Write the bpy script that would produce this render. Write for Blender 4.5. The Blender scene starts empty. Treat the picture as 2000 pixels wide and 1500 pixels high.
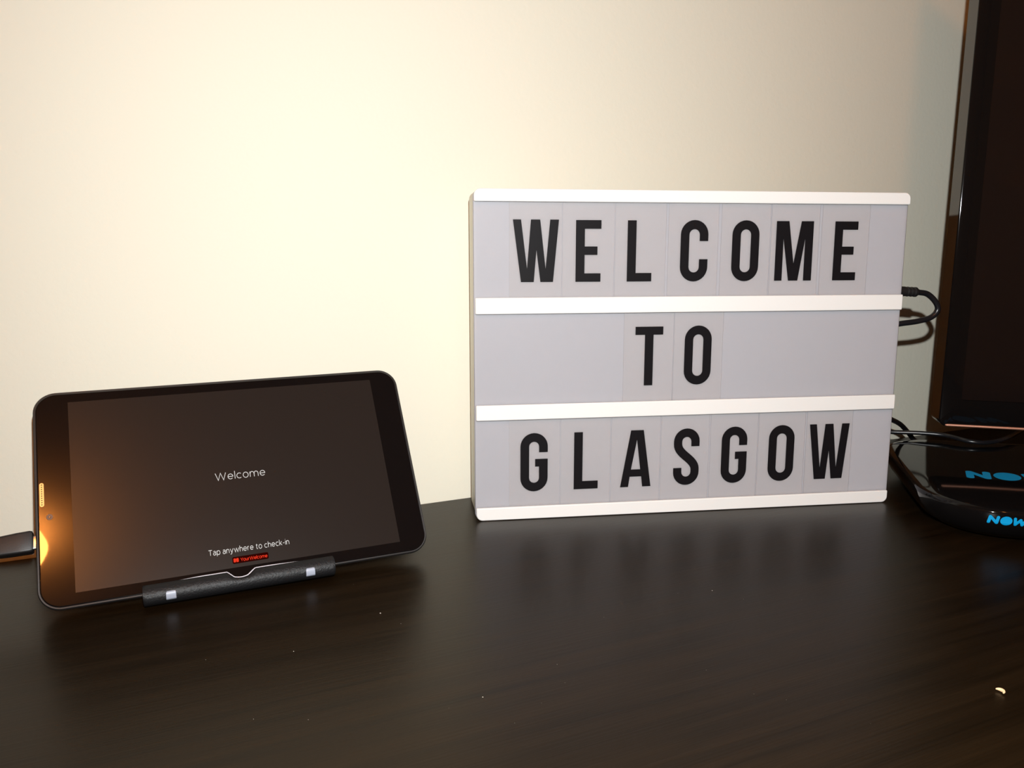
import bpy, bmesh, math, random
from mathutils import Vector, Matrix
from mathutils.geometry import tessellate_polygon
R = math.radians
S = bpy.context.scene
C = S.collection
random.seed(4)
CAM_H, FPX, PITCH = 0.18159, 1606.4, 9.273

# ---------------------------------------------------------------- camera
cd = bpy.data.cameras.new('camera'); cam = bpy.data.objects.new('camera', cd); C.objects.link(cam)
cd.sensor_width = 36; cd.lens = FPX / 2000 * 36; cd.clip_start = 0.01; cd.clip_end = 50
cam.location = (0, 0, CAM_H); cam.rotation_euler = (R(90 - PITCH), 0, 0)
S.camera = cam
# ---------------------------------------------------------------- world, flash, exposure
w = bpy.data.worlds.new('world'); S.world = w; w.use_nodes = True
w.node_tree.nodes['Background'].inputs[0].default_value = (0.02, 0.016, 0.012, 1)
w.node_tree.nodes['Background'].inputs[1].default_value = 0.2
fl = bpy.data.lights.new('camera_flash', 'SPOT'); flo = bpy.data.objects.new('camera_flash', fl); C.objects.link(flo)
fl.energy = 17.4; fl.color = (0.965, 1.0, 1.0); fl.shadow_soft_size = 0.004
fl.spot_size = R(170); fl.spot_blend = 1.0
flo.location = (0.0145, 0.0, 0.25)
FLASH_AIM = flo.location + Vector((math.sin(.32)*math.cos(.176), math.cos(.32)*math.cos(.176), -math.sin(.176)))
flo.rotation_euler = (FLASH_AIM - flo.location).to_track_quat('-Z', 'Y').to_euler()
LAMP_XYZ = (0.015, -0.97, 1.65)
LAMP_EMIT = 84.0
S.view_settings.view_transform = 'Standard'; S.view_settings.look = 'None'
S.view_settings.exposure = 0; S.view_settings.gamma = 1; S.view_settings.use_curve_mapping = False

# ---------------------------------------------------------------- helpers
def mat(name, col, rough=0.5, metal=0.0, spec=0.5, emit=None, es=1.0, coat=0.0, sss=0.0, bump=None):
    m = bpy.data.materials.new(name); m.use_nodes = True
    n = m.node_tree.nodes; l = m.node_tree.links; b = n['Principled BSDF']
    b.inputs['Base Color'].default_value = (*col, 1); b.inputs['Roughness'].default_value = rough
    b.inputs['Metallic'].default_value = metal; b.inputs['Specular IOR Level'].default_value = spec
    b.inputs['Coat Weight'].default_value = coat; b.inputs['Coat Roughness'].default_value = 0.05
    if sss:
        b.inputs['Subsurface Weight'].default_value = sss; b.inputs['Subsurface Scale'].default_value = 0.01
        b.inputs['Subsurface Radius'].default_value = (1, 1, 1)
    if emit: b.inputs['Emission Color'].default_value = (*emit, 1); b.inputs['Emission Strength'].default_value = es
    # a faint procedural variation so that no surface is perfectly even
    tc = n.new('ShaderNodeTexCoord'); nz = n.new('ShaderNodeTexNoise'); nz.inputs['Scale'].default_value = (bump or (400, .02))[0]
    nz.inputs['Detail'].default_value = 4
    bp = n.new('ShaderNodeBump'); bp.inputs['Strength'].default_value = (bump or (400, .02))[1]; bp.inputs['Distance'].default_value = 0.0005
    l.new(tc.outputs['Object'], nz.inputs['Vector']); l.new(nz.outputs['Fac'], bp.inputs['Height'])
    if bump: l.new(bp.outputs['Normal'], b.inputs['Normal'])
    return m

def mesh(name, verts, faces, m, parent=None, mats=None, fm=None, smooth=False):
    me = bpy.data.meshes.new(name); me.from_pydata([tuple(v) for v in verts], [], faces)
    bm = bmesh.new(); bm.from_mesh(me); bmesh.ops.recalc_face_normals(bm, faces=bm.faces); bm.to_mesh(me); bm.free()
    o = bpy.data.objects.new(name, me); C.objects.link(o)
    for q in (mats or [m]): me.materials.append(q)
    if fm:
        for i, k in enumerate(fm): me.polygons[i].material_index = k
    if smooth:
        for p in me.polygons: p.use_smooth = True
    if parent: o.parent = parent
    return o

def tag(o, label, cat, group=None):
    o['label'] = label; o['category'] = cat
    if group: o['group'] = group
    return o
def thing(name, M, label, cat, group=None):
    o = bpy.data.objects.new(name, None); C.objects.link(o); o.empty_display_size = .02
    o.matrix_world = M; return tag(o, label, cat, group)
def bevel(o, wd, seg=3, ang=30):
    md = o.modifiers.new('bevel', 'BEVEL'); md.width = wd; md.segments = seg; md.limit_method = 'ANGLE'; md.angle_limit = R(ang)
    md.harden_normals = False
    for p in o.data.polygons: p.use_smooth = True
    ws = o.modifiers.new('wn', 'WEIGHTED_NORMAL'); ws.keep_sharp = True
    return o
def boxes(name, bl, m, parent=None, bv=0, seg=3):
    V, F = [], []
    for (x0, x1, y0, y1, z0, z1) in bl:
        k = len(V)
        V += [(x, y, z) for x in (x0, x1) for y in (y0, y1) for z in (z0, z1)]
        F += [tuple(k + i for i in f) for f in ((0,1,3,2),(4,6,7,5),(0,4,5,1),(2,3,7,6),(0,2,6,4),(1,5,7,3))]
    o = mesh(name, V, F, m, parent)
    if bv: bevel(o, bv, seg)
    return o
def rrect(x0, x1, z0, z1, r, n=10):
    r = r if isinstance(r, (list, tuple)) else [r]*4      # bl, br, tr, tl
    P = []
    for (cx, cz, a, rr) in ((x0+r[0], z0+r[0], 180, r[0]), (x1-r[1], z0+r[1], 270, r[1]), (x1-r[2], z1-r[2], 0, r[2]), (x0+r[3], z1-r[3], 90, r[3])):
        for i in range(n+1):
            t = R(a + 90*i/n); P.append((cx + rr*math.cos(t), cz + rr*math.sin(t)))
    return P
def loft(name, rings, m, parent=None, cap0=True, cap1=True, smooth=True, **k):
    n = len(rings[0]); V = [v for r in rings for v in r]; F = []
    for j in range(len(rings)-1):
        for i in range(n):
            a, b = j*n+i, j*n+(i+1) % n; F.append((a, b, b+n, a+n))
    if cap0: F.append(tuple(range(n)))
    if cap1: F.append(tuple((len(rings)-1)*n+i for i in range(n)))
    o = mesh(name, V, F, m, parent, smooth=smooth, **k)
    if smooth:
        o.data.set_sharp_from_angle(angle=R(50))
        for p in o.data.polygons:
            if p.loop_total > 4: p.use_smooth = False
    return o
def rr_loft(name, sections, m, parent=None, **k):
    """sections: (x0,x1,z0,z1,r,y) rounded rectangles along y"""
    return loft(name, [[(x, s[5], z) for x, z in rrect(*s[:5])] for s in sections], m, parent, **k)
def spline(P, n=8):
    P = [Vector(p) for p in P]; Q = [2*P[0]-P[1]] + P + [2*P[-1]-P[-2]]; out = []
    for i in range(1, len(Q)-2):
        for j in range(n):
            t = j/n; a, b, c, d = Q[i-1:i+3]
            out.append(.5*((2*b)+(c-a)*t+(2*a-5*b+4*c-d)*t*t+(3*b-a-3*c+d)*t**3))
    out.append(P[-1]); return out
def tube(name, P, rad, m, parent=None, seg=12, caps=True):
    P = [Vector(p) for p in P]; rings = []; up = None
    for i, p in enumerate(P):
        t = (P[min(i+1, len(P)-1)] - P[max(i-1, 0)]).normalized()
        if up is None: up = t.orthogonal().normalized()
        up = (up - t*up.dot(t)).normalized(); s = t.cross(up)
        r = rad[i] if isinstance(rad, (list, tuple)) else rad
        rings.append([p + r*(math.cos(2*math.pi*k/seg)*up + math.sin(2*math.pi*k/seg)*s) for k in range(seg)])
    return loft(name, rings, m, parent)

# 2-D shapes in (x, z): polygon fill and stroked ribbons
def fill2(outer, holes=()):
    loops = [[Vector((x, z, 0)) for x, z in outer]] + [[Vector((x, z, 0)) for x, z in h] for h in holes]
    V = [(v.x, v.y) for l in loops for v in l]
    return V, [tuple(f) for f in tessellate_polygon(loops)]
def ribbon(P, wd, closed=False, round_ends=False):
    P = [Vector(p) for p in P]; n = len(P); L, Rr = [], []
    for i in range(n):
        a = P[i-1] if (i or closed) else None; b = P[(i+1) % n] if (i < n-1 or closed) else None
        d1 = (P[i]-a).normalized() if a is not None else (b-P[i]).normalized()
        d2 = (b-P[i]).normalized() if b is not None else d1
        n1, n2 = Vector((-d1.y, d1.x)), Vector((-d2.y, d2.x)); q = (n1+n2)
        q = q.normalized() if q.length > 1e-6 else n1
        s = wd/2/max(.45, q.dot(n1)); L.append(P[i]+q*s); Rr.append(P[i]-q*s)
    V = L+Rr; F = [(i, (i+1) % n, n+(i+1) % n, n+i) for i in range(n if closed else n-1)]
    if round_ends and not closed:
        for e in (P[0], P[-1]):
            k = len(V); V += [e+Vector((math.cos(t), math.sin(t)))*wd/2 for t in [2*math.pi*j/12 for j in range(12)]]
            F.append(tuple(range(k, k+12)))
    return [(v.x, v.y) for v in V], F
def merge(shapes):
    V, F = [], []
    for v, f in shapes:
        k = len(V); V += v; F += [tuple(i+k for i in q) for q in f]
    return V, F
def arc(cx, cz, r, a0, a1, n=14, rz=None):
    rz = rz or r
    return [(cx+r*math.cos(R(a0+(a1-a0)*i/n)), cz+rz*math.sin(R(a0+(a1-a0)*i/n))) for i in range(n+1)]
def rect(x0, x1, z0, z1): return fill2([(x0, z0), (x1, z0), (x1, z1), (x0, z1)])

def basis(yaw): return Vector((math.cos(yaw), math.sin(yaw), 0)), Vector((-math.sin(yaw), math.cos(yaw), 0))
def frame(o, yaw): return Matrix.Translation(o) @ Matrix.Rotation(yaw, 4, 'Z')

# ---------------------------------------------------------------- materials
def wood():
    m = mat('dark_wood', (.03, .02, .012), .40, spec=.17); m.node_tree.nodes['Principled BSDF'].inputs['Specular Tint'].default_value = (1, .87, .70, 1)
    n = m.node_tree.nodes; l = m.node_tree.links; b = n['Principled BSDF']
    tc = n.new('ShaderNodeTexCoord'); mp = n.new('ShaderNodeMapping'); mp.inputs['Scale'].default_value = (2.2, 38, 10)
    a = n.new('ShaderNodeTexNoise'); a.inputs['Scale'].default_value = 3.0; a.inputs['Detail'].default_value = 8; a.inputs['Distortion'].default_value = .6
    mp2 = n.new('ShaderNodeMapping'); mp2.inputs['Scale'].default_value = (9, 420, 40)
    f = n.new('ShaderNodeTexNoise'); f.inputs['Scale'].default_value = 2.0; f.inputs['Detail'].default_value = 5
    mx = n.new('ShaderNodeMath'); mx.operation = 'MULTIPLY_ADD'; mx.inputs[1].default_value = .35
    r = n.new('ShaderNodeValToRGB'); r.color_ramp.elements[0].position = .42; r.color_ramp.elements[1].position = .95
    r.color_ramp.elements[0].color = (.0050, .0027, .0010, 1); r.color_ramp.elements[1].color = (.0135, .0070, .0026, 1)
    l.new(tc.outputs['Object'], mp.inputs[0]); l.new(mp.outputs[0], a.inputs['Vector'])
    l.new(tc.outputs['Object'], mp2.inputs[0]); l.new(mp2.outputs[0], f.inputs['Vector'])
    l.new(f.outputs['Fac'], mx.inputs[0]); l.new(a.outputs['Fac'], mx.inputs[2])
    l.new(mx.outputs[0], r.inputs[0]); l.new(r.outputs[0], b.inputs['Base Color'])
    bp = n.new('ShaderNodeBump'); bp.inputs['Strength'].default_value = .12; bp.inputs['Distance'].default_value = .0004
    l.new(f.outputs['Fac'], bp.inputs['Height']); l.new(bp.outputs[0], b.inputs['Normal'])
    rr = n.new('ShaderNodeMapRange'); rr.inputs['To Min'].default_value = .29; rr.inputs['To Max'].default_value = .37
    l.new(a.outputs['Fac'], rr.inputs['Value']); l.new(rr.outputs[0], b.inputs['Roughness'])
    return m
M_WOOD = wood()
M_WALL = mat('cream_wall_paint', (.80, .768, .645), .8, spec=.2, bump=(260, .35))
M_CEIL = mat('white_ceiling_paint', (.60, .56, .50), .9, spec=.2, bump=(80, .1))
M_FLOOR = mat('brown_floor', (.10, .06, .035), .5, bump=(60, .1))
M_WHITE = mat('white_plastic', (.80, .785, .76), .35, spec=.4, bump=(900, .02))
M_SHELL = mat('off_white_shell', (.72, .69, .60), .45, spec=.3, bump=(900, .02))
M_PANEL = mat('frosted_panel', (.425, .42, .45), .45, spec=.12, sss=.6)
M_PEDGE = mat('frosted_panel_edge', (.34, .33, .37), .25, spec=.5)
M_INK = mat('black_print', (.007, .006, .007), .5, spec=.10)
M_BLK = mat('black_plastic', (.012, .011, .011), .45, bump=(1200, .06))
M_GLOSS = mat('gloss_black', (.004, .0035, .0035), .06, spec=.22)
M_RUBBER = mat('black_rubber', (.008, .008, .009), .48, spec=.30, bump=(900, .5))
M_GLASS = mat('bezel_glass', (.0045, .0035, .0035), .02, spec=.5)
M_LCD = mat('lit_screen', (.009, .007, .006), .22, spec=.26, emit=(.030, .019, .015), es=.42)
M_TEXT = mat('screen_white_text', (0, 0, 0), .5, spec=0, emit=(.88, .84, .80), es=.85)
M_REDT = mat('screen_red_text', (0, 0, 0), .5, spec=0, emit=(.95, .05, .02), es=.9)
M_REDG = mat('screen_dark_red', (0, 0, 0), .5, spec=0, emit=(.035, .002, .001), es=.8)
M_PAD = mat('pale_grey_pad', (.33, .36, .44), .4)
M_GLINT = mat('lip_edge_glint', (.62, .60, .66), .35)  # glint of the flash on the stand lip, put into a pale colour
M_GOLD = mat('gold_grille', (.85, .62, .28), .35, metal=.6)
M_LENS = mat('lens_glass', (.05, .04, .04), .1)
M_RING = mat('camera_ring', (.10, .075, .065), .3)
M_CABLE = mat('black_cable', (.008, .008, .010), .30)
M_METAL = mat('steel', (.7, .7, .7), .25, metal=1)
M_COPPER = mat('copper_trim', (.36, .17, .11), .38, metal=.35)
M_TVPANEL = mat('tv_screen', (.006, .0042, .004), .12, spec=.4)
M_TVBACK = mat('tv_back_plastic', (.010, .009, .009), .5)
M_BLUE = mat('blue_print', (.0, .30, .62), .4)
M_CRUMB = mat('crumb', (.75, .50, .28), .7)
M_DUST = mat('dust', (.5, .45, .38), .8)

def film():
    m = bpy.data.materials.new('clear_film'); m.use_nodes = True; n = m.node_tree.nodes; l = m.node_tree.links
    out = n['Material Output']; n.remove(n['Principled BSDF'])
    t = n.new('ShaderNodeBsdfTransparent'); t.inputs[0].default_value = (.985, .98, .975, 1)
    g = n.new('ShaderNodeBsdfGlossy'); g.inputs['Roughness'].default_value = .2
    d = n.new('ShaderNodeBsdfDiffuse'); d.inputs[0].default_value = (.80, .76, .74, 1)
    fr = n.new('ShaderNodeFresnel'); fr.inputs[0].default_value = 1.25
    nz = n.new('ShaderNodeTexNoise'); nz.inputs['Scale'].default_value = 60; tc = n.new('ShaderNodeTexCoord')
    mr = n.new('ShaderNodeMapRange'); mr.inputs['To Min'].default_value = .03; mr.inputs['To Max'].default_value = .07
    l.new(tc.outputs['Object'], nz.inputs['Vector']); l.new(nz.outputs['Fac'], mr.inputs['Value'])
    m1 = n.new('ShaderNodeMixShader'); m2 = n.new('ShaderNodeMixShader')
    l.new(mr.outputs[0], m1.inputs[0]); l.new(t.outputs[0], m1.inputs[1]); l.new(d.outputs[0], m1.inputs[2])
    ml = n.new('ShaderNodeMath'); ml.operation = 'MULTIPLY'; ml.inputs[1].default_value = .3; l.new(fr.outputs[0], ml.inputs[0]); l.new(ml.outputs[0], m2.inputs[0]); l.new(m1.outputs[0], m2.inputs[1]); l.new(g.outputs[0], m2.inputs[2])
    l.new(m2.outputs[0], out.inputs[0]); return m
M_FILM = film()
M_FEDGE = mat('film_edge', (.30, .28, .30), .3)

# ---------------------------------------------------------------- room (aligned with the wall, which is turned 25.4 degrees)
WY, WYAW = 0.60594, R(25.4206)
RM = frame((0, WY, 0), WYAW)
X0, X1, Y0, Z0, Z1 = -1.7, 2.5, -3.2, -0.75, 1.65
def struct(name, bl, m):
    o = boxes(name, [bl], m); o.matrix_world = RM; o['kind'] = 'structure'; return o
struct('wall_back', (X0, X1, 0, .1, Z0, Z1), M_WALL)
struct('wall_left', (X0-.1, X0, Y0, .1, Z0, Z1), M_WALL)
struct('wall_right', (X1, X1+.1, Y0, .1, Z0, Z1), M_WALL)
struct('wall_front', (X0-.1, X1+.1, Y0-.1, Y0, Z0, Z1), M_WALL)
struct('floor', (X0-.1, X1+.1, Y0-.1, .1, Z0-.1, Z0), M_FLOOR)
struct('ceiling', (X0-.1, X1+.1, Y0-.1, .1, Z1, Z1+.1), M_CEIL)

# ---------------------------------------------------------------- desk
desk = thing('desk', RM, 'long dark brown wood-grain desk top running along the cream wall', 'desk')
t = boxes('desk_top', [(-1.0, 1.5, -.62, -.0005, -.03, 0)], M_WOOD, desk, .0015, 2)
for x in (-.96, 1.42): boxes('side_panel', [(x, x+.03, -.58, -.02, Z0+.0005, -.0305)], M_WOOD, desk)
boxes('back_panel', [(-.9295, 1.4195, -.05, -.035, -.45, -.0305)], M_WOOD, desk)

# ---------------------------------------------------------------- ceiling lamp behind the camera
M_LAMP = mat('lit_lamp_glass', (.8, .6, .4), .4, emit=(1.0, .33, .065), es=LAMP_EMIT)
lx, ly, lz = LAMP_XYZ
lamp = thing('ceiling_lamp', Matrix.Translation((lx, ly, lz)), 'round glowing warm ceiling lamp behind the camera', 'lamp')
def lathe(name, prof, m, parent, seg=32, **k):
    return loft(name, [[(r*math.cos(2*math.pi*i/seg), r*math.sin(2*math.pi*i/seg), z) for i in range(seg)] for r, z in prof], m, parent, **k)
lathe('lamp_base', [(.05, -.0005), (.05, -.02), (.044, -.026)], M_WHITE, lamp)
lathe('lamp_shade', [(.04, -.0262), (.072, -.035), (.082, -.060), (.076, -.085), (.05, -.104), (.015, -.112), (.002, -.113)], M_LAMP, lamp)

# ---------------------------------------------------------------- lightbox
LBYAW = 0.144979
LB = frame((-0.023861, 0.534078, 0), LBYAW)
mm = .001
lb = thing('light_box', LB, 'white cinema light box with grey panel and three rows of black capital letters', 'light box')
# local: x along the front, y into the box, z up; bars' front at y=0, panel front at y=.003
rr_loft('shell', [(.0000, .3005, .0003, .2198, .0045, .0062), (.0000, .3005, .0003, .2198, .0045, .036), (.0012, .2993, .0015, .2186, .004, .0385), (.003, .2975, .003, .217, .003, .04)], M_SHELL, lb)
pan = rr_loft('front_panel', [(-.0002, .3008, .0006, .2196, .0045, .0030), (-.0006, .3012, .0002, .2200, .0048, .0034), (-.0006, .3012, .0002, .2200, .0048, .0058), (-.0002, .3008, .0006, .2196, .0045, .0061)], M_PANEL, lb, mats=[M_PANEL, M_PEDGE])
for p in pan.data.polygons:
    if abs(p.normal.y) < .9: p.material_index = 1
def rail(name, x0, x1, z0, z1, r, web):
    # face strip with small rounded edges plus the web that stands on the panel behind it
    fr = lambda d, y: [(x, y, z) for x, z in rrect(x0+d, x1-d, z0+d, z1-d, [max(.0006, q-d) for q in r], 6)]
    o = loft(name, [fr(.0006, 0), fr(.0002, .0002), fr(0, .0006), fr(0, .0020), fr(.0002, .0022)], M_WHITE, lb)
    me = bmesh.new(); me.from_mesh(o.data)
    a, b = web; v = [me.verts.new((x, y, z)) for x in (x0+.003, x1-.003) for y in (.0022, .0031) for z in (a, b)]
    for f in ((0,1,3,2),(4,6,7,5),(0,4,5,1),(2,3,7,6),(0,2,6,4),(1,5,7,3)): me.faces.new([v[i] for i in f])
    bmesh.ops.recalc_face_normals(me, faces=me.faces); me.to_mesh(o.data); me.free(); return o
E_ = .0008
rail('rail', -.0003, .3010, .2121, .2202, (E_, E_, .0042, .0042), (.2145, .2190))
rail('rail', .0002, .3006, .1400, .1507, (E_,)*4, (.1427, .1480))
rail('rail', .0002, .3006, .0692, .0796, (E_,)*4, (.0718, .0768))
rail('rail', .0000, .3000, .0002, .0090, (.0042, .0042, E_, E_), (.0010, .0062))
boxes('power_socket', [(.3005, .3012, .0205, .0325, .146, .160)], M_BLK, lb, .0003, 2)
# condensed capitals, 40 mm high, 6 mm stems (mm, x to the right, z up)
ZH = 40.2
def O_path(n=14, w=19.2, h=40.6, s=6.0):
    r = (w-s)/2; x0, x1 = s/2, w-s/2; z0, z1 = s/2-.2, h-s/2-.2
    return x0, x1, z0, z1, r
def gO():
    x0, x1, z0, z1, r = O_path(); c = (x0+x1)/2
    return merge([ribbon(arc(c, z1-r, r, 0, 180) + arc(c, z0+r, r, 180, 360), 6.0, True)]), 19.2
def gC():
    x0, x1, z0, z1, r = O_path(); c = (x0+x1)/2
    return merge([ribbon([(x1, 26.6)] + arc(c, z1-r, r, 0, 180) + arc(c, z0+r, r, 180, 360) + [(x1, 14.6)], 6.0)]), 19.2
def gG():
    x0, x1, z0, z1, r = O_path(w=18.8); c = (x0+x1)/2
    return merge([ribbon([(x1, 27.0)] + arc(c, z1-r, r, 0, 180) + arc(c, z0+r, r, 180, 360) + [(x1, 22.4)], 6.0), rect(10.1, 13.0, 17.1, 22.4)]), 18.8
def gS():
    w, s = 18.6, 6.0; r = (w-s)/2; c = w/2; zt, zb = 37.2-r, 2.8+r
    P0, P1, P2, P3 = (w-s/2, 11.0), (w-s/2, 18.5), (s/2, 21.5), (s/2, 29.2)
    bz = [tuple((1-t)**3*a+3*(1-t)**2*t*b+3*(1-t)*t*t*c_+t**3*d for a, b, c_, d in zip(P0, P1, P2, P3)) for t in [i/16 for i in range(17)]]
    return ribbon([(s/2, 12.2)] + arc(c, zb, r, 180, 360) + bz + arc(c, zt, r, 180, 0) + [(w-s/2, 27.4)], s), w
def gE(): return merge([rect(0, 6, 0, 40), rect(6, 17, 34.4, 40), rect(6, 14.6, 17.5, 23), rect(6, 16.9, 0, 5.5)]), 17
def gL(): return merge([rect(0, 6, 0, 40), rect(6, 16.9, 0, 5.6)]), 16.9
def gT(): return merge([rect(6.7, 12.7, 0, 34.6), rect(0, 19.4, 34.6, 40.1)]), 19.4
def gW(): return fill2([(0, 40.2), (5.3, 40.2), (9.3, 8.6), (11.8, 40.2), (17.9, 40.2), (21.6, 8.6), (24.5, 40.2), (30.3, 40.2), (26.6, 0), (18.2, 0), (15.5, 20.6), (13.8, 0), (5.3, 0)]), 30.3
def gM(): return fill2([(0, 0), (0, 40), (9.0, 40), (13.4, 11.7), (17.9, 40), (26.8, 40), (26.8, 0), (21.0, 0), (21.0, 28), (16.9, 0), (10.1, 0), (5.4, 28), (5.4, 0)]), 26.8
def gA(): return fill2([(0, 0), (7.0, 40.1), (16.0, 40.1), (21.8, 0), (15.8, 0), (14.9, 7.3), (6.7, 7.3), (5.7, 0)], [[(7.5, 12.4), (11.4, 33.4), (14.1, 12.4)]]), 21.8
GL = dict(O=gO, C=gC, G=gG, S=gS, E=gE, L=gL, T=gT, W=gW, M=gM, A=gA)
WORDS = {'W1': 'first', 'W7': 'last'}
def tile(ch, x0, xc, zb, z0, z1, label, lean=0):
    """a clear film card in the rails with the printed letter as its part"""
    T = thing('letter_tile', LB @ Matrix.Translation((x0*mm, .0026, z0*mm)) , label, 'letter tile', 'letter tiles in the light box rails')
    wd = 35.0; h = z1-z0
    f = boxes('film', [(.00015, wd*mm-.00015, -.00015, .00015, 0, h*mm)], M_FILM, T)
    f.data.materials.append(M_FEDGE)
    for p in f.data.polygons:
        if abs(p.normal.x) > .9: p.material_index = 1
    (V, F), w_ = GL[ch]()
    dx = xc-w_/2-x0; dz = zb-z0
    mesh('letter', [((x+dx)*mm, -.00022, (z+dz)*mm) for x, z in V], F, M_INK, T)
    return T
row1 = [('W', 22.5, 40.2), ('E', 57.7, 75.2), ('L', 93.0, 110.0), ('C', 129.4, 147.7), ('O', 166.2, 183.8), ('M', 201.6, 218.8), ('E', 238.2, 256.3)]
row2 = [('T', 100.4, 118.2), ('O', 135.6, 152.9)]
row3 = [('G', 22.4, 39.6), ('L', 57.8, 75.7), ('A', 93.2, 111.0), ('S', 128.6, 147.3), ('G', 164.3, 182.2), ('O', 199.7, 217.3), ('W', 235.6, 253.1)]
lab = {1: ['clear tile printed with a black W, starting the top word WELCOME', 'clear tile with a black E between W and L in WELCOME',
           'clear tile with a black L, third letter of WELCOME', 'clear tile printed with a black C, the only C on the light box',
           'clear tile with a black O in the top word, before the M', 'clear tile printed with a black M, the only M on the light box',
           'clear tile with a black E ending the top word WELCOME'],
       2: ['clear tile printed with a black T in the middle row', 'clear tile with a black O beside the T in the middle row'],
       3: ['clear tile with a black G starting the bottom word GLASGOW', 'clear tile with a black L in the bottom word, right of the first G',
           'clear tile printed with a black A, the only A on the light box', 'clear tile printed with a black S, the only S on the light box',
           'clear tile with a black G between S and O in GLASGOW', 'clear tile with a black O in the bottom word GLASGOW',
           'clear tile with a black W ending the bottom word GLASGOW']}
for k, (rw, zb, z0, z1) in {1: (row1, 160.7, 148.3, 214.2), 2: (row2, 90.3, 77.0, 142.4), 3: (row3, 19.1, 6.4, 71.5)}.items():
    for (ch, x0, xc), lb_ in zip(rw, lab[k]): tile(ch, x0, xc, zb, z0, z1, lb_)

# ---------------------------------------------------------------- tablet (leaning 33 degrees) and its stand
K = 1.12/1.14
TM = Matrix(((0.9132, -0.3352, -0.2318, 0), (0.4075, 0.7648, 0.499, 0), (0.0101, -0.5501, 0.835, 0), (0, 0, 0, 1)))
Pt = Vector((0, 0, CAM_H)) + K*(Vector((-0.15777, 0.46097, 0.05341)) - Vector((0, 0, CAM_H)))
q = TM.to_3x3().to_quaternion()
TT = Matrix.Translation(Pt) @ q.to_matrix().to_4x4() @ Matrix.Scale(1, 4)
s_ = .001*K                                            # local millimetres
tab = thing('tablet', TT, 'black tablet on a small stand showing Welcome on its dark screen', 'tablet')
def sec(d, y, z=0, r=11.5): return ((-103.3+d)*s_, (103.3-d)*s_, (-61.0+d)*s_, (60.3-d)*s_, (r-d)*s_, y*s_)
rr_loft('back_shell', [sec(2.0, .55), sec(.5, .45), sec(.0, 1.0), sec(0, 2.2), sec(.8, 2.5), sec(.5, 2.9), sec(.7, 5.0), sec(2.0, 7.0), sec(4.5, 8.0), sec(8, 8.2)], M_BLK, tab)
rr_loft('glass', [sec(1.9, .0), sec(1.4, .12), sec(1.2, .5)], M_GLASS, tab, cap1=True)
scr = mesh('screen', [(x*s_, -.04*s_, z*s_) for x, z in ((-86, -53.5), (86, -53.5), (86, 53.5), (-86, 53.5))], [(0, 1, 2, 3)], M_LCD, tab)
# speaker grille with its holes, front camera
V, F = fill2(rrect(-101.0, -98.9, -5.6, 7.6, 1.0, 6))
gr = mesh('speaker_grille', [(x*s_, -.10*s_, z*s_) for x, z in V], F, M_GOLD, tab)
hl = merge([fill2(rrect(-100.25, -99.65, z-.28, z+.28, .25, 4)) for z in [-4.5+1.22*i for i in range(10)]])
mesh('grille_holes', [(x*s_, -.16*s_, z*s_) for x, z in hl[0]], hl[1], M_INK, gr)
def disc(r0, r1, y0, y1, n=24):
    return [[(r*math.cos(2*math.pi*i/n)*s_, y*s_, r*math.sin(2*math.pi*i/n)*s_) for i in range(n)] for r, y in ((r0, y0), (r1, y1))]
cm = loft('front_camera', [[(x-96.6*s_, y, z-11.6*s_) for x, y, z in ring] for ring in disc(1.6, 1.45, -.03, -.14)], M_RING, tab)
loft('lens', [[(x-96.6*s_, y, z-11.6*s_) for x, y, z in ring] for ring in disc(.7, .45, -.13, -.30)], M_LENS, cm)
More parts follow.
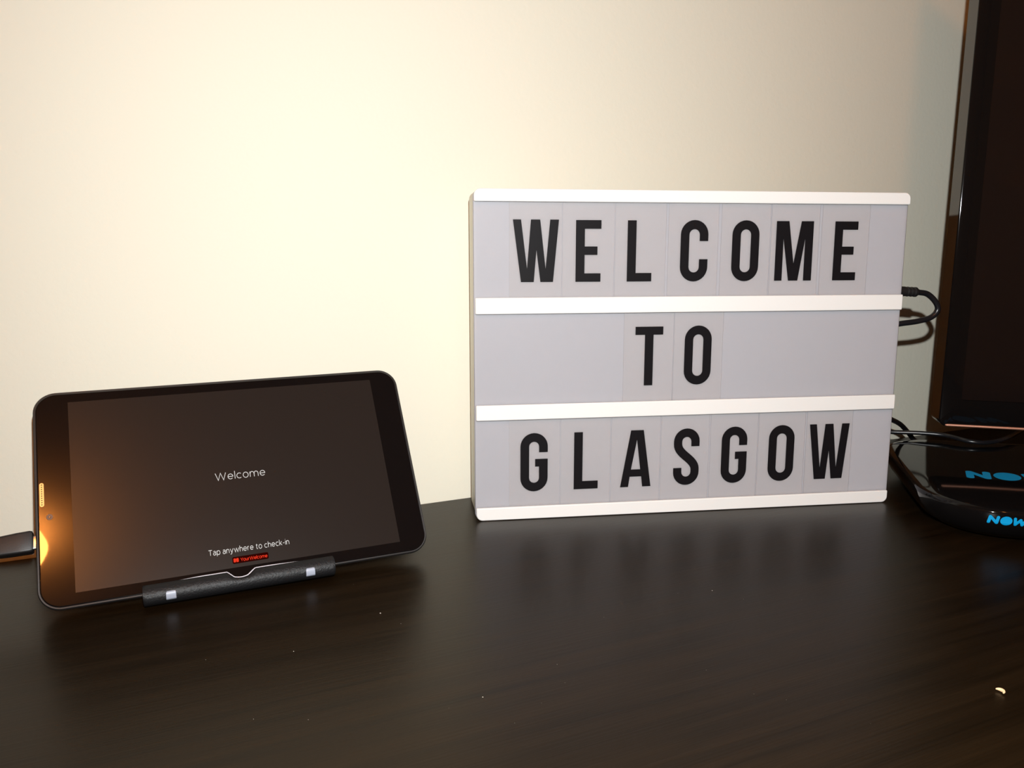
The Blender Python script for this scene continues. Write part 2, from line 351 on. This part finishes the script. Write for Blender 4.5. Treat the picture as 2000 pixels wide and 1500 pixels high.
# geometric thin lettering as strokes; unit = cap height .70, x-height .52
def bowl(x, w=.50, h=.52, n=20): return arc(x+w/2, h/2, w/2, 0, 360, n, h/2)[:-1]
def strokes(ch):
    X = .52; D = {
     'W': (1.02, [[(0, .7), (.25, 0), (.51, .68), (.77, 0), (1.02, .7)]]),
     'T': (.56, [[(0, .68), (.56, .68)], [(.28, .68), (.28, 0)]]),
     'Y': (.58, [[(0, .7), (.29, .28), (.58, .7)], [(.29, .3), (.29, 0)]]),
     'e': (.50, [[(0, .26), (.49, .26)] + arc(.25, .26, .245, 8, 318, 18)]),
     'l': (.0, [[(0, 0), (0, .76)]]), 'c': (.44, [arc(.25, .26, .25, 48, 312, 16)]),
     'm': (.80, [[(0, 0), (0, X)], [(0, .30)] + arc(.20, .30, .20, 180, 0, 10, .21) + [(.40, 0)], [(.40, .30)] + arc(.60, .30, .20, 180, 0, 10, .21) + [(.80, 0)]]),
     'n': (.42, [[(0, 0), (0, X)], [(0, .28)] + arc(.21, .28, .21, 180, 0, 10, .23) + [(.42, 0)]]),
     'h': (.42, [[(0, 0), (0, .76)], [(0, .28)] + arc(.21, .28, .21, 180, 0, 10, .23) + [(.42, 0)]]),
     'u': (.42, [[(0, X), (0, .22)] + arc(.21, .22, .21, 180, 360, 10, .21) + [(.42, X)], [(.42, .3), (.42, 0)]]),
     'r': (.24, [[(0, 0), (0, X)], [(0, .28)] + arc(.20, .28, .20, 180, 85, 6, .23)]),
     'a': (.40, [[(.03, .45)] + arc(.20, .33, .19, 115, 0, 8, .18) + [(.39, 0)], [(.39, .30), (.16, .30)] + arc(.15, .15, .15, 90, 270, 8) + [(.24, .0), (.39, .12)]]),
     'p': (.50, [[(0, X), (0, -.19)]]), 'y': (.46, [[(0, X), (.23, 0)], [(.46, X), (.20, -.12), (.10, -.19), (.0, -.17)]]),
     'w': (.76, [[(0, X), (.19, 0), (.38, .50), (.57, 0), (.76, X)]]),
     't': (.28, [[(.1, .65), (.1, .15)] + arc(.23, .14, .13, 180, 290, 6), [(0, .50), (.28, .50)]]),
     'k': (.40, [[(0, 0), (0, .76)], [(.38, X), (0, .16)], [(.14, .29), (.40, 0)]]),
     '-': (.24, [[(0, .27), (.24, .27)]]), 'i': (.0, [[(0, 0), (0, X)], [(0, .66), (0, .73)]]), ' ': (.10, [])}
    if ch == 'o': return .5, [], [bowl(0)]
    w_, st = D[ch]
    return w_, st, ([bowl(0)] if ch == 'p' else [])
def lettering(name, txt, x0, x1, zb, cap, wt, m, parent, gap=.19, y=-.10):
    sh, x = [], 0
    for ch in txt:
        w_, st, cl = strokes(ch)
        for p in st: sh.append(ribbon([(a+x, b) for a, b in p], wt))
        for p in cl: sh.append(ribbon([(a+x, b) for a, b in p], wt, True))
        x += w_+gap
    x -= gap; V, F = merge(sh); kx = (x1-x0)/x; kz = cap/.7
    return mesh(name, [((x0+a*kx)*s_, y*s_, (zb+b*kz)*s_) for a, b in V], F, m, parent)
lettering('welcome_text', 'Welcome', -13.0, 14.3, -2.3, 4.3, .062, M_TEXT, scr)
lettering('tap_text', 'Tap anywhere to check-in', -20.7, 22.4, -44.9, 3.0, .085, M_TEXT, scr)
V, F = fill2(rrect(-8.9, 10.4, -51.4, -47.6, .8, 4)); mesh('logo_glow', [(a*s_, -.07*s_, b*s_) for a, b in V], F, M_REDG, scr)
lettering('logo_text', 'YourWelcome', -4.5, 9.7, -50.4, 1.75, .125, M_REDT, scr, gap=.17)
V, F = merge([fill2(rrect(-8.3, -7.05, -50.6, -48.4, .35, 4)), fill2(rrect(-6.85, -5.6, -50.6, -48.4, .35, 4)), rect(-7.1, -6.8, -49.6, -49.0)])
mesh('logo_mark', [(a*s_, -.10*s_, b*s_) for a, b in V], F, M_REDT, scr)

# stand: rubber-coated lip with a notch, painted edge glint and pale pads, base plate, back rest and strut
stand = thing('tablet_stand', Matrix.Translation((0, 0, .0009)) @ TT, 'low black rubber-coated stand with notched lip under the tablet', 'tablet stand')
def notch(x):                                           # how far the lip's upper edge dips at x
    a, b, c, d = -12.8, -9.0, -2.2, 2.3
    if x <= a or x >= d: return 0
    if b <= x <= c: return 3.3 + .5*math.cos((x-(b+c)/2)/(c-b)*math.pi)
    t = (x-a)/(b-a) if x < b else (d-x)/(d-c)
    return 3.3*(t*.75 + .25*t*t*(3-2*t))
def lip_section(x, hx=0):
    dz = notch(x)
    return [(-3.4, -57.6-dz-hx), (-4.6, -57.3-dz-hx), (-5.9, -58.3-dz*.9-hx), (-7.0, -60.2-dz*.5), (-7.4, -62.6), (-7.0, -65.0), (-5.6, -66.8), (-3.2, -67.7), (0, -67.75),
            (4, -65.1), (7, -63.6), (7, -62.7), (4.5, -62.5), (-1.0, -62.3), (-2.9, -61.9)]
xs = [-54.8 + .25*0] + [-54.4, -53] + list(range(-50, -12, 4)) + [-12.8+.6*i for i in range(27)] + list(range(6, 43, 4)) + [43.4, 44.4, 44.8]
xs = sorted(set(xs))
rings = []
for i, x in enumerate(xs):
    e = .6 if i in (0, len(xs)-1) else 0
    rings.append([(x*s_, y*s_, (z+(e if z < -64 else -e if z > -60 else 0))*s_) for y, z in lip_section(x)])
loft('lip', rings, M_RUBBER, stand)
# flash glint on the lip, modelled as a pale strip that follows the notched upper edge between x -38 and 28
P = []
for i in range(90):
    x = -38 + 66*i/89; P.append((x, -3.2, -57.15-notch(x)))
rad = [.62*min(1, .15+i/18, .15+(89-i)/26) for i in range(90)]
tube('lip_glint', [(a*s_, b*s_, c*s_) for a, b, c in P], [r*s_ for r in rad], M_GLINT, stand, seg=8)
for x0 in (-43.8, 28.3):
    ys = [(-7.35, -62.6), (-7.45, -63.6), (-7.1, -65.4), (-6.3, -66.6)]
    ys = [(-7.1, -62.5), (-7.75, -62.9), (-7.85, -63.8), (-7.45, -65.3), (-6.4, -66.6), (-5.3, -66.9)]
    rg = [[((x0+u)*s_, y*s_, z*s_) for u in (.9-.9*min(1, i*.6), 5.0-.7+.7*min(1, i*.6))] for i, (y, z) in enumerate(ys)]
    Vv = [v for r in rg for v in r]; n0 = len(Vv)
    Vv += [(v[0], v[1]+1.2*s_, v[2]+.3*s_) for v in Vv]
    Fc = [(2*i, 2*i+1, 2*i+3, 2*i+2) for i in range(5)] + [(n0+2*i, n0+2*i+2, n0+2*i+3, n0+2*i+1) for i in range(5)]
    Fc += [(2*i, 2*i+2, n0+2*i+2, n0+2*i) for i in range(5)] + [(2*i+1, n0+2*i+1, n0+2*i+3, 2*i+3) for i in range(5)] + [(0, n0, n0+1, 1), (10, 11, n0+11, n0+10)]
    bevel(mesh('pad', Vv, Fc, M_PAD, stand), .00035, 2)
def plate(name, P, th, x0, x1, m):                       # a flat bar through (y,z) points, between x0 and x1
    V, F = ribbon(P, th); n = len(V)
    Vv = [(x0*s_, a*s_, b*s_) for a, b in V] + [(x1*s_, a*s_, b*s_) for a, b in V]
    Ff = list(F) + [tuple(i+n for i in f) for f in F]; h = n//2
    Ff += [(i, i+1, n+i+1, n+i) for i in range(h-1)] + [(h+i, n+h+i, n+h+i+1, h+i+1) for i in range(h-1)] + [(0, n, n+h, h), (h-1, 2*h-1, n+2*h-1, n+h-1)]
    return mesh(name, Vv, Ff, m, stand)
plate('base_plate', [(4, -64.2), (60, -64.2+56*.659)], 1.2, -36, 26, M_BLK)
plate('back_rest', [(9.9, -59.8), (9.9, -2)], 1.2, -36, 26, M_BLK)
plate('strut', [(10.9, -8), (57, -29.0)], 1.2, -10, 4, M_BLK)

# usb lead into the tablet's left end
usb = thing('usb_cable', TT, 'black charging lead plugged into the left end of the tablet', 'cable')
def psec(x, z0, z1, y0, y1, r=1.2): return [(x*s_, b*s_, a*s_) for a, b in rrect(z0, z1, y0, y1, r, 4)]
loft('plug', [psec(-140, -25.5, -22.0, 2.6, 5.6, .9), psec(-128, -28.0, -19.6, .8, 6.8), psec(-119.2, -28.7, -18.3, .2, 7.4), psec(-112, -28.7, -17.6, .1, 7.6), psec(-106, -28.6, -17.3, .1, 7.6),
              psec(-104.9, -28.3, -17.6, .4, 7.2, 1.3), psec(-104.7, -27.6, -18.4, 1.0, 6.6, 1.0)], M_BLK, usb)
loft('plug_tip', [psec(-104.7, -27.0, -20.0, 2.4, 4.4, .5), psec(-103.2, -27.0, -20.0, 2.4, 4.4, .5)], M_METAL, usb)
tube('lead', [(a*s_, b*s_, c*s_) for a, b, c in spline([(-139, 4.1, -23.8), (-150, 4.5, -26), (-165, 4, -36), (-185, -4, -54), (-215, -15, -72.0), (-250, -18, -72.0), (-290, -8, -64)])], .0017, M_CABLE, usb)

# ---------------------------------------------------------------- television
TYAW = R(-13.4); P0 = Vector((0.3285, 0.62, 0.0476))
TVM = frame(P0, TYAW) @ Matrix.Rotation(R(.55), 4, 'Y')
tv = thing('television', TVM, 'large gloss black flat television with copper strip along its lower edge', 'television')
TW, TH = .735, .450
rr_loft('cabinet', [(.0, TW, -.0, TH, .006, .0012), (.0, TW, .0, TH, .006, .026), (.002, TW-.002, .002, TH-.002, .006, .0275)], M_GLOSS, tv)
rr_loft('rear_cover', [(.012, TW-.012, .004, TH-.012, .01, .0276), (.03, TW-.03, .008, TH-.03, .02, .045), (.09, TW-.09, .03, TH-.08, .03, .065)], M_TVBACK, tv)
# front bezel ring: outer rounded frame stepping back to the screen
def ring(d, y, r): return [(x, y, z) for x, z in rrect(d, TW-d, d*.8, TH-d, r, 8)]
bz = loft('bezel', [ring(.0, .0012, .006), ring(.0003, .0003, .006), ring(.0011, 0, .0055), ring(.0142, .0, .0015), ring(.0146, .0012, .001)], M_GLOSS, tv, cap0=False, cap1=False)
for v in bz.data.vertices:                               # the lower border is wider than the sides
    if v.co.z < .03 and v.co.x > .010 and v.co.x < TW-.010 and v.co.z > .008: v.co.z += .0095
mesh('screen', [(.0145, .0011, .0208), (TW-.0145, .0011, .0208), (TW-.0145, .0011, TH-.0142), (.0145, .0011, TH-.0142)], [(0, 1, 2, 3)], M_TVPANEL, tv)
tube('trim_strip', [(.0046, .0003, .0012), (.006, .0000, .0012), (TW-.006, .0000, .0012), (TW-.0046, .0003, .0012)], [.0006, .0010, .0010, .0006], M_COPPER, tv, seg=10)
# neck and foot, out of frame to the right
neck = boxes('neck', [(.335, .405, .028, .052, -.046+.006, .05)], M_GLOSS, tv, .004)
def ell(rx, ry, z, n=40): return [(.37+rx*math.cos(2*math.pi*i/n), .04+ry*math.sin(2*math.pi*i/n), z) for i in range(n)]
ft = loft('foot', [ell(.140, .095, -.0405), ell(.145, .10, -.038), ell(.14, .095, -.034), ell(.10, .07, -.032)], M_GLOSS, tv)

# ---------------------------------------------------------------- set-top box
BYAW = math.atan2(-.242, .970); BC = Vector((.2640, .4953, 0))
BM = frame(BC, BYAW); BW, BL = .190, .200
stb = thing('set_top_box', BM, 'flat gloss black streaming box with blue lettering, under the television', 'set-top box')
def bsec(d, z, r=.047): return [(x, y, z) for x, y in rrect(d, BW-d, d, BL-d, max(.01, r-d*.8), 14)]
loft('body', [bsec(.018, .0015), bsec(.012, .0026), bsec(.0045, .0075), bsec(.0008, .0150), bsec(.0, .0205), bsec(.0003, .0222), bsec(.0014, .0232), bsec(.004, .0238), bsec(.012, .0241), bsec(.06, .0242)], M_GLOSS, stb)
for x, y in ((.045, .045), (BW-.045, .045), (.045, BL-.045), (BW-.045, BL-.045)):
    f = lathe('foot', [(.007, 0), (.007, .0018)], M_RUBBER, stb); f.location = (x, y, 0)
# blue lettering: rounded strokes, solid disc for the O
def now(x0, z0, w, h, wt, lean, yy, top=False):
    Nw, Ow = w*.29, w*.30
    k = lean
    def L(P): return [(x0+a+b*k/h*1.0, z0+b) for a, b in P]
    g = wt/2
    def caps(P):                                         # one rounded bar per stroke
        P = L(P); out = []
        for a, b in zip(P, P[1:]):
            a, b = Vector(a), Vector(b); t = math.atan2(b.y-a.y, b.x-a.x)
            out.append(fill2([(b.x+g*math.cos(t+u), b.y+g*math.sin(t+u)) for u in [math.pi*(i/10-.5) for i in range(11)]] +
                             [(a.x-g*math.cos(t+u), a.y-g*math.sin(t+u)) for u in [math.pi*(i/10-.5) for i in range(11)]]))
        return out
    s = caps([(g, g), (g+Nw*.06, h-g), (Nw-g-Nw*.06, g), (Nw-g, h-g)])
    cx = Nw+wt*.25+Ow/2; s.append(fill2(L(arc(cx, h/2, Ow/2, 0, 360, 30, h/2*1.06)[:-1])))
    x1 = Nw+Ow+wt*.5; Ww = w-x1
    s += caps([(x1+g, h-g), (x1+g+Ww*.08, g), (x1+Ww*.50, h-g*1.8), (x1+Ww*.66, g), (x1+Ww-g, h-g)])
    lift = [i*4e-6 for i, sh in enumerate(s) for _ in sh[0]]   # overlapping bars lie a hair apart
    return (*merge(s), lift)
V, F, LF = now(.0312, .0140, .0215, .0056, .0017, .0004, 0)
fo = []
for (x, z), lf in zip(V, LF):                            # follow the front's curve at this height and at the rounded corner
    prof = [(.0026, .012), (.0075, .0045), (.0150, .0008), (.0205, .0)]
    d = 0
    for (za, da), (zb_, db) in zip(prof, prof[1:]):
        if za <= z <= zb_: d = da + (db-da)*(z-za)/(zb_-za)
    r = .047; yc = d + (r - math.sqrt(max(0, r*r-(r-x)**2)) if x < r else 0)
    fo.append((x, yc-.00035-lf, z))
mesh('front_lettering', fo, F, M_BLUE, stb)
V, F, LF = now(.0375, .0725, .0580, .0205, .0050, .0030, 0)
mesh('top_lettering', [(x, y, .02430+lf) for (x, y), lf in zip(V, LF)], F, M_BLUE, stb)

# ---------------------------------------------------------------- cables behind the light box
pc = thing('power_cable', Matrix.Identity(4), 'black lead looping from the ribbed plug in the light box side', 'cable')
e1, e2 = basis(LBYAW)
pl = LB @ Vector((.3140, .0262, .1517))
ax = e1
tp = [(-.0125, .0034), (-.0120, .0038), (0, .0038), (.0012, .0036), (.0048, .0036), (.0052, .0031), (.0060, .0031), (.0064, .0036), (.0076, .0036), (.0080, .0030), (.0090, .0030), (.0094, .0036), (.0106, .0036), (.0110, .0030), (.0118, .0030), (.0122, .0036), (.0138, .0036), (.0150, .0026), (.0160, .0021)]
pdir = (ax + Vector((0, 0, -.06))).normalized()
tube('plug', [pl + pdir*a for a, _ in tp], [r for _, r in tp], M_BLK, pc, seg=16)
e = pl + pdir*.0155
tube('lead', spline([e, (.3065, .6095, .1492), (.3130, .6100, .1437), (.3155, .6105, .1378), (.3112, .6105, .1322), (.3004, .6095, .1292), (.2844, .6090, .1268), (.2740, .612, .122),
     (.262, .632, .100), (.264, .652, .076), (.280, .660, .057), (.3018, .665, .0480), (.3178, .675, .0412), (.3335, .691, .0335), (.348, .706, .0230), (.3604, .716, .0131), (.385, .735, .0040), (.42, .765, .0024)]), .0021, M_CABLE, pc)
ac = thing('aerial_cable', Matrix.Identity(4), 'thin black cable trailing across the top of the set-top box', 'cable')
tube('lead', spline([(.12, .622, .0021), (.20, .665, .0021), (.255, .696, .005), (.285, .700, .018), (.3119, .699, .0260), (.3255, .690, .0272), (.3464, .680, .0285), (.3623, .671, .0285), (.3722, .655, .0275), (.3857, .652, .0270), (.4069, .662, .0280), (.45, .700, .030), (.50, .72, .045), (.53, .705, .09), (.54, .665, .12)]), .0018, M_CABLE, ac)

# ---------------------------------------------------------------- crumb and dust on the desk
cr = Matrix.Translation((.2018, .316, .0008)) @ Matrix.Rotation(R(20), 4, 'Z')
pts = arc(0, 0, .0019, -75, 75, 12)
co = tube('crumb', [(a, b*.95, .0002) for a, b in pts], [.0003+.0005*math.sin(math.pi*i/12) for i in range(13)], M_CRUMB, seg=8)
co.matrix_world = cr; tag(co, 'tiny curved tan crumb on the desk at lower right', 'crumb')
Vd, Fd = [], []
spots = [(-.0666, .392), (-.10, .352), (-.012, .313), (.108, .420), (.02, .34), (.085, .335), (-.145, .40)] + [(random.uniform(-.16, .18), random.uniform(.28, .44)) for _ in range(16)]
for i, (x, y) in enumerate(spots):
    r = (.00045 if i == 0 else .00030 if i < 4 else random.uniform(.00008, .00016)); k = len(Vd); a = random.uniform(0, 3)
    Vd += [(x+r*math.cos(a+t), y+r*.6*math.sin(a+t), .00004) for t in (0, 1.57, 3.14, 4.71)] + [(x, y, .00004+r*.8), (x, y, .00002)]
    Fd += [(k+j, k+(j+1) % 4, k+4) for j in range(4)] + [(k+(j+1) % 4, k+j, k+5) for j in range(4)]
du = mesh('dust', Vd, Fd, M_DUST); tag(du, 'scattered pale dust specks on the dark desk top', 'dust'); du['kind'] = 'stuff'
